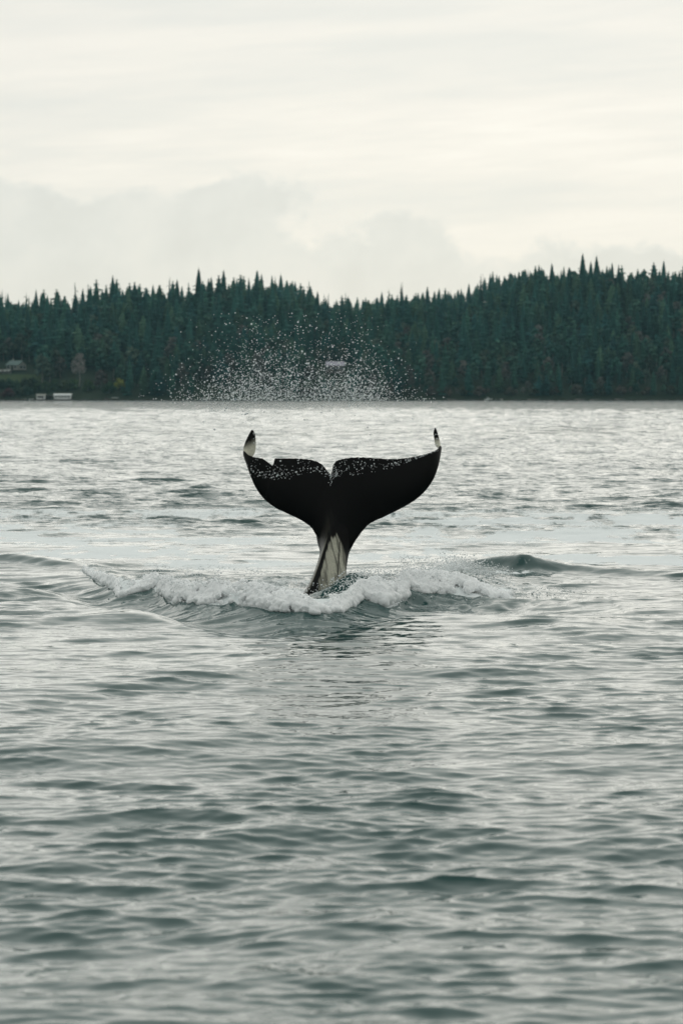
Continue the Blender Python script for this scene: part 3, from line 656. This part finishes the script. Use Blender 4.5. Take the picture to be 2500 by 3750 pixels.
# ------------------------------------------------------------------ the orca's tail
def catmull(P, n):
    P = np.array(P, float); d = np.r_[0, np.cumsum(np.linalg.norm(np.diff(P, axis=0), axis=1) ** .5)]
    t = np.linspace(0, d[-1], n); out_ = np.zeros((n, P.shape[1]))
    Q = np.vstack([2 * P[0] - P[1], P, 2 * P[-1] - P[-2]]); 
    idx = np.clip(np.searchsorted(d, t, 'right') - 1, 0, len(P) - 2)
    for m_ in range(n):
        i_ = idx[m_]; u = (t[m_] - d[i_]) / (d[i_ + 1] - d[i_]); p0, p1, p2, p3 = Q[i_], Q[i_ + 1], Q[i_ + 2], Q[i_ + 3]
        out_[m_] = .5 * (2 * p1 + (p2 - p0) * u + (2 * p0 - 5 * p1 + 4 * p2 - p3) * u * u + (3 * p1 - p0 - 3 * p2 + p3) * u ** 3)
    return out_
def interp_st(key, P, n):                # smooth interpolation of stations by a common key
    P = np.array(P, float); key = np.array(key, float); t = np.linspace(key[0], key[-1], n); m_ = np.gradient(P, key, axis=0)
    i_ = np.clip(np.searchsorted(key, t, 'right') - 1, 0, len(key) - 2); hh = (key[i_ + 1] - key[i_])[:, None]; u = ((t - key[i_])[:, None]) / hh
    return (2 * u ** 3 - 3 * u ** 2 + 1) * P[i_] + (u ** 3 - 2 * u ** 2 + u) * hh * m_[i_] + (-2 * u ** 3 + 3 * u ** 2) * P[i_ + 1] + (u ** 3 - u ** 2) * hh * m_[i_ + 1], t
# each station: leading edge (x, y, depth behind the tail's plane) and trailing edge (x, y, depth)
LEFT = [
    ((1222, 2010, .02), (1222, 1740, .06)), ((1190, 1992, .02), (1207, 1730, .06)), ((1158, 1962, .02), (1194, 1716, .06)), ((1140, 1934, .02), (1178, 1698, .05)), ((1108, 1910, .01), (1151, 1685, .04)),
    ((1054, 1883, .0), (1100, 1678, .02)), ((1001, 1856, -.01), (1040, 1677, .0)), ((963, 1824, .0), (995, 1677, -.01)), ((936, 1786, .02), (961, 1677, -.01)),
    ((918, 1744, .05), (932, 1673, .01)), ((906, 1706, .10), (909, 1665, .05)), ((897, 1676, .15), (893, 1650, .12)), ((893, 1652, .20), (901, 1662, .19)),
    ((892, 1638, .23), (925, 1672, .25)), ((897, 1620, .25), (936, 1650, .27)), ((906, 1600, .27), (937, 1612, .28)), ((915, 1583, .28), (934, 1588, .285)), ((922, 1573, .285), (926, 1574, .287))]
RIGHT = [
    ((1206, 2010, .02), (1206, 1740, .06)), ((1262, 2025, .02), (1213, 1728, .06)), ((1285, 2006, .02), (1217, 1706, .06)), ((1308, 1972, .02), (1226, 1690, .06)), ((1349, 1923, .01), (1256, 1678, .04)),
    ((1402, 1896, .0), (1310, 1673, .02)), ((1472, 1861, -.01), (1385, 1677, .0)), ((1520, 1832, .0), (1450, 1679, -.01)), ((1558, 1797, .02), (1510, 1672, -.01)),
    ((1587, 1754, .05), (1555, 1662, .01)), ((1602, 1712, .09), (1585, 1652, .05)), ((1610, 1672, .14), (1602, 1643, .10)), ((1613, 1640, .19), (1610, 1632, .16)),
    ((1611, 1622, .23), (1602, 1640, .21)), ((1609, 1612, .26), (1594, 1634, .25)), ((1605, 1597, .29), (1588, 1606, .28)), ((1600, 1580, .31), (1586, 1582, .30)), ((1594, 1566, .32), (1591, 1567, .32))]
def lobe(stn, side):
    NS, NT = 240, 46
    Lp = at(np.array([s[0][0] for s in stn]), np.array([s[0][1] for s in stn]), D0 + np.array([s[0][2] for s in stn]))
    Tp = at(np.array([s[1][0] for s in stn]), np.array([s[1][1] for s in stn]), D0 + np.array([s[1][2] for s in stn]))
    key = np.r_[0, np.cumsum(.5 * np.linalg.norm(np.diff(Lp, axis=0), axis=1) + .5 * np.linalg.norm(np.diff(Tp, axis=0), axis=1) + .004)]
    Ls, kt = interp_st(key, Lp, NS); Ts, _ = interp_st(key, Tp, NS)
    if side < 0:                         # the old notch torn out of the trailing edge
        xs_ = 1250 + Ts[:, 0] / Ts[:, 1] * F; seg = kt < key[10]
        dp = np.where(seg & (xs_ > 961) & (xs_ <= 1001.5), (xs_ - 961) / 40.5, np.where(seg & (xs_ > 1001.5) & (xs_ < 1005), (1005 - xs_) / 3.5, 0))
        Ts = Ts + (Ls - Ts) * (dp * .225)[:, None] + np.stack([dp * .028, dp * 0, dp * 0], 1)
    chord = Ts - Ls; cl = np.linalg.norm(chord, axis=1)
    dS = np.gradient((Ls + Ts) / 2, axis=0); nrm = np.cross(chord, dS) * side; nrm /= np.linalg.norm(nrm, axis=1)[:, None] + 1e-9   # towards us
    t = np.linspace(0, 1, NT)
    th_ = np.sqrt(np.clip(t, 0, 1)) * (1 - t) ** .9 * 1.9; th_ = th_ / th_.max()
    tm = np.clip(.10 * cl, .010, .052)
    half = (th_[None, :] * tm[:, None] + .006 * np.sin(np.pi * np.clip(t, .0, 1)) ** .3) * .5 + .0035
    half[:, 0] = 0; half[:, -1] = 0
    base = Ls[:, None, :] + chord[:, None, :] * t[None, :, None]
    camber = (np.sin(np.pi * t) * -.03)[None, :] * cl[:, None]
    base = base + nrm[:, None, :] * camber[..., None]
    Fr = base + nrm[:, None, :] * half[..., None]; Bk = base - nrm[:, None, :] * half[..., None]
    V = np.concatenate([Fr.reshape(-1, 3), Bk.reshape(-1, 3)]); n = NS * NT
    i, j = np.meshgrid(np.arange(NS - 1), np.arange(NT - 1), indexing='ij'); q = (i * NT + j).ravel()
    f1 = np.stack([q, q + 1, q + NT + 1, q + NT], 1); f2 = (f1 + n)[:, ::-1]
    e0 = np.arange(NT - 1); c0 = np.stack([e0, e0 + n, e0 + 1 + n, e0 + 1], 1)
    e1 = e0 + (NS - 1) * NT; c1 = np.stack([e1, e1 + n, e1 + 1 + n, e1 + 1], 1)[:, ::-1]
    r0 = np.arange(NS - 1) * NT; d0 = np.stack([r0, r0 + n, r0 + NT + n, r0 + NT], 1)[:, ::-1]
    r1 = r0 + NT - 1; d1 = np.stack([r1, r1 + n, r1 + NT + n, r1 + NT], 1)
    F_ = np.concatenate([f1, f2, c0, c1, d0, d1])
    if side < 0: F_ = F_[:, ::-1]
    return V, F_
# tail stock sections: (row, left x, ridge x, right x, ridge depth, side depth, back depth)
STOCK = [(1800, 1200, 1213, 1226, .035, .06, .07), (1860, 1186, 1215, 1246, -.005, .05, .10), (1905, 1168, 1216, 1272, -.05, .04, .15), (1940, 1156, 1207, 1300, -.09, .03, .19), (1985, 1162, 1193, 1297, -.14, .02, .24),
         (2022, 1172, 1181, 1280, -.20, -.02, .29), (2060, 1164, 1169, 1272, -.27, -.06, .33), (2100, 1150, 1154, 1268, -.36, -.12, .36), (2140, 1133, 1137, 1266, -.46, -.18, .38),
         (2186, 1103, 1107, 1264, -.60, -.24, .40), (2240, 1066, 1070, 1262, -.78, -.3, .42), (2320, 1010, 1014, 1262, -1.05, -.36, .45), (2430, 950, 956, 1265, -1.3, -.4, .5)]
def stock():
    st, _ = interp_st(np.arange(len(STOCK)), [list(s) for s in STOCK], 90)
    V = []; NP = 40
    for row, xl, xr, xR, dr_, ds, db in st:
        P = [at(xr, row, D0 + dr_), at(xr * .45 + xl * .55 - 2, row, D0 + dr_ * .45 + ds * .55 + .02), at(xl, row, D0 + ds + .06), at((xl * .7 + xR * .3), row, D0 + db * .8), at((xl + xR) / 2, row, D0 + db),
             at(xl * .25 + xR * .75, row, D0 + db * .75), at(xR, row, D0 + ds + .07), at(xR * .72 + xr * .28, row, D0 + ds * .75 + dr_ * .25 - .015), at(xR * .35 + xr * .65, row, D0 + dr_ * .62 + ds * .38)]
        P = np.array(P + [P[0]]); c = np.zeros((NP, 3)); m_ = len(P) - 1
        for k_i in range(NP):
            u = k_i / NP * m_; a = int(u); f_ = u - a; p0, p1, p2, p3 = P[(a - 1) % m_], P[a % m_], P[(a + 1) % m_], P[(a + 2) % m_]
            te = .22 if a in (0, m_ - 1) else .42
            c[k_i] = (2 * f_ ** 3 - 3 * f_ ** 2 + 1) * p1 + (f_ ** 3 - 2 * f_ ** 2 + f_) * (p2 - p0) * te + (-2 * f_ ** 3 + 3 * f_ ** 2) * p2 + (f_ ** 3 - f_ ** 2) * (p3 - p1) * te
        V.append(c)
    V = np.array(V); n = len(V); Vf = V.reshape(-1, 3)
    i, j = np.meshgrid(np.arange(n - 1), np.arange(NP), indexing='ij')
    F_ = np.stack([i * NP + j, i * NP + (j + 1) % NP, (i + 1) * NP + (j + 1) % NP, (i + 1) * NP + j], -1).reshape(-1, 4)
    Vf = np.vstack([Vf, V[0].mean(0), V[-1].mean(0)]); a, b = n * NP, n * NP + 1; jj = np.arange(NP)
    F_ = np.vstack([F_, np.stack([(jj + 1) % NP, jj, np.full(NP, a), np.full(NP, a)], 1), np.stack([(n - 1) * NP + jj, (n - 1) * NP + (jj + 1) % NP, np.full(NP, b), np.full(NP, b)], 1)])
    return Vf, F_
def orca_mesh():
    bm = bmesh.new()
    for V, F_ in (lobe(LEFT, -1), lobe(RIGHT, 1), stock()):
        vs_ = [bm.verts.new(v) for v in V]
        for f in F_:
            u = list(dict.fromkeys(int(x) for x in f))
            if len(u) > 2:
                try: bm.faces.new([vs_[k] for k in u])
                except ValueError: pass
    bmesh.ops.remove_doubles(bm, verts=bm.verts, dist=1e-5); bmesh.ops.recalc_face_normals(bm, faces=bm.faces)
    me = bpy.data.meshes.new('orca_raw'); bm.to_mesh(me); bm.free()
    o = bpy.data.objects.new('orca_raw', me); C.objects.link(o)
    md = o.modifiers.new('r', 'REMESH'); md.mode = 'VOXEL'; md.voxel_size = .0072; md.use_smooth_shade = True
    sm = o.modifiers.new('s', 'SMOOTH'); sm.factor = .5; sm.iterations = 2
    ev = o.evaluated_get(bpy.context.evaluated_depsgraph_get()); res = bpy.data.meshes.new_from_object(ev)
    bpy.data.objects.remove(o); bpy.data.meshes.remove(me)
    res.name = 'orca'; return res
om = orca_mesh()
n = len(om.vertices); co = np.empty(n * 3, np.float32); om.vertices.foreach_get('co', co); co = co.reshape(-1, 3).astype(float)
no_ = np.empty(n * 3, np.float32); om.vertices.foreach_get('normal', no_); no_ = no_.reshape(-1, 3)
# markings and painted sheen, in metres on the animal's own body (x across, z up)
mx_, mz_ = co[:, 0], co[:, 2]
def X_(px): return (px - 1250) / F * D0
def Z_(py): return H - (py - YH) / F * D0
white = np.zeros(n)
vent = no_[:, 1] < 0
tipL = (mx_ < X_(945)) & (co[:, 1] > D0 + .15) & (no_[:, 1] < .25)
white = np.where(tipL, (1 - sstep(Z_(1645), Z_(1605), mz_ + .5 * (X_(922) - mx_) + .03 * (fbm(mx_ * 90, mz_ * 90, 3) - .5))) * .95, white)
tipR = (mx_ > X_(1575)) & (co[:, 1] > D0 + .17)
white = np.where(tipR, np.maximum(white, (1 - sstep(Z_(1622), Z_(1600), mz_)) * .85), white)
# pale scarred patch low on the tail stock
def edge_x(rows, xs_): return X_(np.interp((H - mz_) * F / D0 + YH, rows, xs_))
lx = edge_x([1900, 1955, 1985, 2030, 2070, 2115], [1232, 1214, 1203, 1191, 1180, 1166]); rx = edge_x([1900, 1955, 1985, 2030, 2070, 2115], [1240, 1245, 1252, 1266, 1268, 1268])
fib = fbm(mx_ * 70 + mz_ * 14, mz_ * 6, 4)
topz = Z_(1968) + .18 * (fbm(mx_ * 34 + mz_ * 4 + 3, mx_ * 3, 3) - .5)
patch = sstep(lx - .004, lx + .012, mx_ + .03 * (fib - .5)) * (1 - sstep(rx - .02, rx + .004, mx_)) * (1 - sstep(topz - .02, topz + .03, mz_)) * vent
seam = np.exp(-((mx_ - edge_x([1950, 2090], [1247, 1237])) / .006) ** 2)
patch = patch * (.38 + .95 * sstep(.3, .68, fib)) * (1 - .95 * seam)
patch *= 1 - .35 * sstep(X_(1240), X_(1258), mx_)
white = np.maximum(white, np.clip(patch, 0, 1) * .72)
# grey sheen painted left of the ridge, with a thin highlight along it
rdg = edge_x([1850, 1905, 1940, 1985, 2022, 2060, 2100, 2140, 2186], [1215, 1216, 1207, 1193, 1181, 1169, 1154, 1137, 1107])
grey = np.exp(-((mx_ - rdg + .03) / .035) ** 2) * sstep(Z_(1840), Z_(1960), mz_) * (mz_ < Z_(1850)) * .06 * fbm(mx_ * 60, mz_ * 12, 3)
ridge_glint = np.exp(-((mx_ - rdg + .006) / .007) ** 2) * (1 - sstep(Z_(2000), Z_(1950), mz_)) * .30
white = np.clip(np.maximum.reduce([white, grey, ridge_glint]), 0, 1)
attr(om, 'pale', white)
m, t, b = mat_new('orca_skin')
a = t.nodes.new('ShaderNodeAttribute'); a.attribute_name = 'pale'
tcn = t.nodes.new('ShaderNodeTexCoord'); nz = t.nodes.new('ShaderNodeTexNoise'); nz.inputs['Scale'].default_value = 60; nz.inputs['Detail'].default_value = 5
t.links.new(tcn.outputs['Object'], nz.inputs['Vector'])
v1 = mth('MULTIPLY', a.outputs['Fac'], mth('ADD', mth('MULTIPLY', nz.outputs['Fac'], .7, tree=t), .65, tree=t), clamp=True, tree=t)
mx = t.nodes.new('ShaderNodeMix'); mx.data_type = 'RGBA'; t.links.new(v1, mx.inputs[0]); mx.inputs[6].default_value = (.002, .0022, .0024, 1); mx.inputs[7].default_value = (.74, .71, .58, 1)
t.links.new(mx.outputs[2], b.inputs['Base Color']); b.inputs['Roughness'].default_value = .38; b.inputs['Specular IOR Level'].default_value = .13
bp = t.nodes.new('ShaderNodeBump'); bp.inputs['Strength'].default_value = .15; bp.inputs['Distance'].default_value = .004; t.links.new(nz.outputs['Fac'], bp.inputs['Height']); t.links.new(bp.outputs[0], b.inputs['Normal'])
om.materials.clear(); om.materials.append(m)
orca = tag(link('orca', om), 'black orca tail with curled white tipped flukes and a notch in one trailing edge', 'orca')

# ------------------------------------------------------------------ foam, spray and drops
ico = bmesh.new(); bmesh.ops.create_icosphere(ico, subdivisions=1, radius=1); I0 = (np.array([v.co[:] for v in ico.verts]), np.array([[v.index for v in f.verts] for f in ico.faces])); ico.free()
ico = bmesh.new(); bmesh.ops.create_icosphere(ico, subdivisions=2, radius=1); I1 = (np.array([v.co[:] for v in ico.verts]), np.array([[v.index for v in f.verts] for f in ico.faces])); ico.free()
def blobs(name, P, r, base, mat, squash=None):
    v, f = base; P = np.asarray(P); r = np.asarray(r); sc_ = np.ones((len(P), 3)) if squash is None else squash
    V = (P[:, None, :] + v[None] * (r[:, None, None] * sc_[:, None, :])).reshape(-1, 3)
    F_ = (f[None] + (np.arange(len(P)) * len(v))[:, None, None]).reshape(-1, 3)
    return link(name, mesh_np(name, V, F_, mat, True))
foam_m, t, b = mat_new('foam'); b.inputs['Base Color'].default_value = (.95, .965, .965, 1); b.inputs['Roughness'].default_value = .7; b.inputs['Specular IOR Level'].default_value = .25
b.inputs['Subsurface Weight'].default_value = 0
nz = t.nodes.new('ShaderNodeTexNoise'); nz.inputs['Scale'].default_value = 90; tcn = t.nodes.new('ShaderNodeTexCoord'); t.links.new(tcn.outputs['Object'], nz.inputs['Vector'])
bp = t.nodes.new('ShaderNodeBump'); bp.inputs['Strength'].default_value = .5; bp.inputs['Distance'].default_value = .01; t.links.new(nz.outputs['Fac'], bp.inputs['Height']); t.links.new(bp.outputs[0], b.inputs['Normal'])
tr = t.nodes.new('ShaderNodeBsdfTranslucent'); tr.inputs[0].default_value = (.95, .97, .97, 1)
ms = t.nodes.new('ShaderNodeMixShader'); ms.inputs[0].default_value = .0; t.links.new(b.outputs[0], ms.inputs[1]); t.links.new(tr.outputs[0], ms.inputs[2]); t.links.new(ms.outputs[0], t.nodes['Material Output'].inputs['Surface'])
drop_m, t, b = mat_new('water_drop'); b.inputs['Base Color'].default_value = (.95, .97, .98, 1); b.inputs['Roughness'].default_value = .15
tr = t.nodes.new('ShaderNodeBsdfTranslucent'); tr.inputs[0].default_value = (.9, .94, .95, 1)
ms = t.nodes.new('ShaderNodeMixShader'); ms.inputs[0].default_value = .12; t.links.new(b.outputs[0], ms.inputs[1]); t.links.new(tr.outputs[0], ms.inputs[2]); t.links.new(ms.outputs[0], t.nodes['Material Output'].inputs['Surface'])

# breaking foam: a tumbling roll along the front of the breaker, its surface billowed at several sizes
def billow(x, y, o=4):
    t_ = 0; a_ = 1.0; w_ = 0
    for q in range(o):
        t_ = t_ + a_ * (1 - np.abs(2 * vnoise(x + 7.7 * q, y + 3.1 * q) - 1)); w_ += a_; a_ *= .55; x = x * 2.1; y = y * 2.1
    return t_ / w_
def merge_blobs(name, P, r, base, voxel, smooth):
    """many overlapping blobs fused into one skin"""
    o = blobs('raw', P, r, base, None); md = o.modifiers.new('r', 'REMESH'); md.mode = 'VOXEL'; md.voxel_size = voxel; md.use_smooth_shade = True
    sm = o.modifiers.new('s', 'SMOOTH'); sm.factor = .5; sm.iterations = smooth
    res = bpy.data.meshes.new_from_object(o.evaluated_get(bpy.context.evaluated_depsgraph_get())); raw = o.data
    bpy.data.objects.remove(o); bpy.data.meshes.remove(raw); res.name = name; return res
def foam_cloud(n, r0, sp, lift, thr):
    x = np.interp(rng.random(n), np.linspace(0, 1, 400), np.interp(np.linspace(0, 1, 400), np.linspace(0, 1, len(toe_x)), toe_x))
    hh = np.interp(x, toe_x, foam_h); edge_n = .22 * (fbm(x * 2.6, x * 0 + 5.5, 3) - .5)
    v = rng.beta(1.15, 1.6, n); y = np.interp(x, toe_x, toe_y) + edge_n + .02 + v * (.16 + 2.3 * hh)
    d = fbm(x * 4.2, y * 3.6, 3); lump = billow(x * 3.6, y * 3.0 + 2, 3)
    k = d > thr + .10 * v - .9 * np.clip(hh - .08, 0, .08)
    z = local_z(x, y) + (lump - .5) * 1.0 * hh * np.sin(np.pi * np.clip(v * 1.1 + .06, 0, 1)) + lift * hh + rng.normal(0, .008, n)
    r = np.clip(np.exp(rng.normal(math.log(r0), sp, n)), .006, .06) * (.45 + 4.0 * hh) * (1 - .35 * v)
    k &= ~((np.abs(x - X_(1190)) < .22) & (y > D0 - .9))
    return np.stack([x, y, z], 1)[k], r[k], hh[k]
c1 = foam_cloud(4200, .021, .35, .05, .31); c2 = foam_cloud(14000, .0095, .35, .32, .33)
fr = merge_blobs('breaking_foam', np.concatenate([c1[0], c2[0]]), np.concatenate([c1[1], c2[1]]), I1, .0085, 1)
fm2 = foam_m.copy(); fm2.name = 'thick_foam'; pb_ = fm2.node_tree.nodes['Principled BSDF']
pb_.inputs['Subsurface Weight'].default_value = 1.0; pb_.inputs['Subsurface Radius'].default_value = (1, 1, 1); pb_.inputs['Subsurface Scale'].default_value = .05; pb_.inputs['Base Color'].default_value = (.965, .98, .985, 1)
fm2.node_tree.links.new(pb_.outputs[0], fm2.node_tree.nodes['Material Output'].inputs['Surface'])
fr.materials.clear(); fr.materials.append(fm2)
tag(link('breaking_foam', fr), 'white foam tumbling along the crescent breaker round the tail', 'foam', kind='stuff')
c3 = foam_cloud(2600, .0042, .4, 1.1, .40); c3p = c3[0] + np.stack([rng.normal(0, .05, len(c3[0])), rng.normal(0, .03, len(c3[0])), np.abs(rng.normal(0, .012, len(c3[0])))], 1)
o = blobs('foam_flecks', c3p, np.clip(c3[1], .002, .008), I0, foam_m); tag(o, 'small white flecks thrown off the breaking foam', 'foam', kind='stuff')
# churned splash to the side and behind
P, r = [], []
def cluster(n, px, yy, z0, sx, sy, sz, r0):
    X = rng.normal(X_(px), sx, n); Yc = rng.normal(yy, sy, n); zb = local_z(X, Yc)
    zz = zb + z0 + np.abs(rng.normal(0, sz, n)); P.append(np.stack([X, Yc, zz], 1)); r.append(np.clip(np.exp(rng.normal(math.log(r0 * .62), .45, n)), .002, .010))
cluster(2600, 1690, 27.2, .0, .20, .25, .07, .008); cluster(500, 1590, 27.0, -.01, .3, .3, .05, .007); cluster(400, 1400, 26.3, 0, .3, .3, .03, .006)
cluster(500, 1010, 26.6, 0, .55, .35, .04, .006); cluster(700, 1800, 28.3, .0, .16, .2, .06, .007); cluster(600, 1800, 25.8, 0, .45, .25, .03, .006); cluster(500, 1330, 25.3, .0, .25, .2, .04, .007)
o = blobs('splash', np.concatenate(P), np.concatenate(r), I0, foam_m); tag(o, 'white churned splash beside and behind the tail stock', 'splash', kind='stuff')
# spray flung up over the flukes
ns = 7200
g1 = rng.random(ns); px = np.where(g1 < .47, rng.normal(945, 135, ns), np.where(g1 < .84, rng.normal(1285, 100, ns), rng.normal(1090, 210, ns)))
up = rng.gamma(1.05, 72, ns) * np.clip(1.1 - ((px - 1050) / 620) ** 2, .12, 1.1)
py = np.where(rng.random(ns) < .94, 1468 - up, 1470 + rng.exponential(45, ns))
ok = (py > 1140) & (py < 1640) & (px > 480) & (px < 1640); px, py = px[ok], py[ok]
yy = D0 + rng.uniform(-.5, 1.0, len(px)); r = np.clip(np.exp(rng.normal(math.log(.0037), .45, len(px))), .002, .012)
o = blobs('spray', at(px, py, yy), r, I0, drop_m); tag(o, 'cloud of white spray drops flung up above the flukes', 'spray', kind='stuff')
# drops running off the trailing edges
bvh = BVHTree.FromPolygons([tuple(c) for c in co], [tuple(p.vertices) for p in om.polygons])
def drops(n, fx, fy):
    out_ = []
    for _ in range(n):
        a = fx(); b_ = fy(a); d = Vector(ray(a, b_)).normalized(); hit = bvh.ray_cast(Vector((0, 0, H)), d)
        if hit[0] is not None: out_.append(np.array(hit[0]) + np.array(hit[1]) * .001)
    return out_
def edge_row(px): return np.interp(px, [905, 961, 1001, 1005, 1119, 1178, 1210, 1217, 1247, 1322, 1429, 1483, 1536, 1601], [1664, 1677, 1710, 1679, 1678, 1698, 1735, 1706, 1682, 1674, 1680, 1678, 1668, 1646])
def low_row(px): return np.interp(px, [905, 930, 1000, 1060, 1110, 1180, 1220, 1330, 1430, 1500, 1600], [1735, 1748, 1755, 1756, 1735, 1735, 1750, 1735, 1716, 1688, 1650])
dp = drops(330, lambda: rng.uniform(908, 1600), lambda a: edge_row(a) + 1 + (low_row(a) - edge_row(a)) * min(1, rng.beta(1.5, 1.1)))
dp += drops(70, lambda: rng.normal(1222, 14), lambda a: edge_row(a) + rng.uniform(4, 50)); dp += drops(60, lambda: rng.normal(985, 50), lambda a: low_row(a) - abs(rng.normal(0, 20)))
dp += drops(25, lambda: rng.uniform(1584, 1612), lambda a: rng.uniform(1570, 1650)); dp += drops(12, lambda: rng.uniform(895, 936), lambda a: rng.uniform(1580, 1650))
dp = np.array(dp); r = np.clip(np.exp(rng.normal(math.log(.0039), .42, len(dp))), .002, .011)
o = blobs('running_drops', dp, r, I0, drop_m); tag(o, 'white water drops running off the trailing edges of the flukes', 'water drops', kind='stuff')

# ------------------------------------------------------------------ haze
bm = bmesh.new(); bmesh.ops.create_cube(bm, size=1); me = bpy.data.meshes.new('haze'); 
x0, x1, y0, y1, z0, z1 = -1650, 1650, -1650, 1850, -3, 110
for v in bm.verts: v.co = ((x0 if v.co.x < 0 else x1), (y0 if v.co.y < 0 else y1), (z0 if v.co.z < 0 else z1))
bm.to_mesh(me); bm.free()
hz = bpy.data.materials.new('haze'); hz.use_nodes = True; t = hz.node_tree; t.nodes.clear(); o_ = t.nodes.new('ShaderNodeOutputMaterial'); pv = t.nodes.new('ShaderNodeVolumePrincipled')
pv.inputs['Color'].default_value = (.45, .84, .95, 1); pv.inputs['Density'].default_value = .00006; pv.inputs['Density Attribute'].default_value = ''; pv.inputs['Anisotropy'].default_value = .2
t.links.new(pv.outputs[0], o_.inputs['Volume']); me.materials.append(hz)
tag(link('haze', me), 'thin pale sea haze in the air', 'haze', kind='stuff')
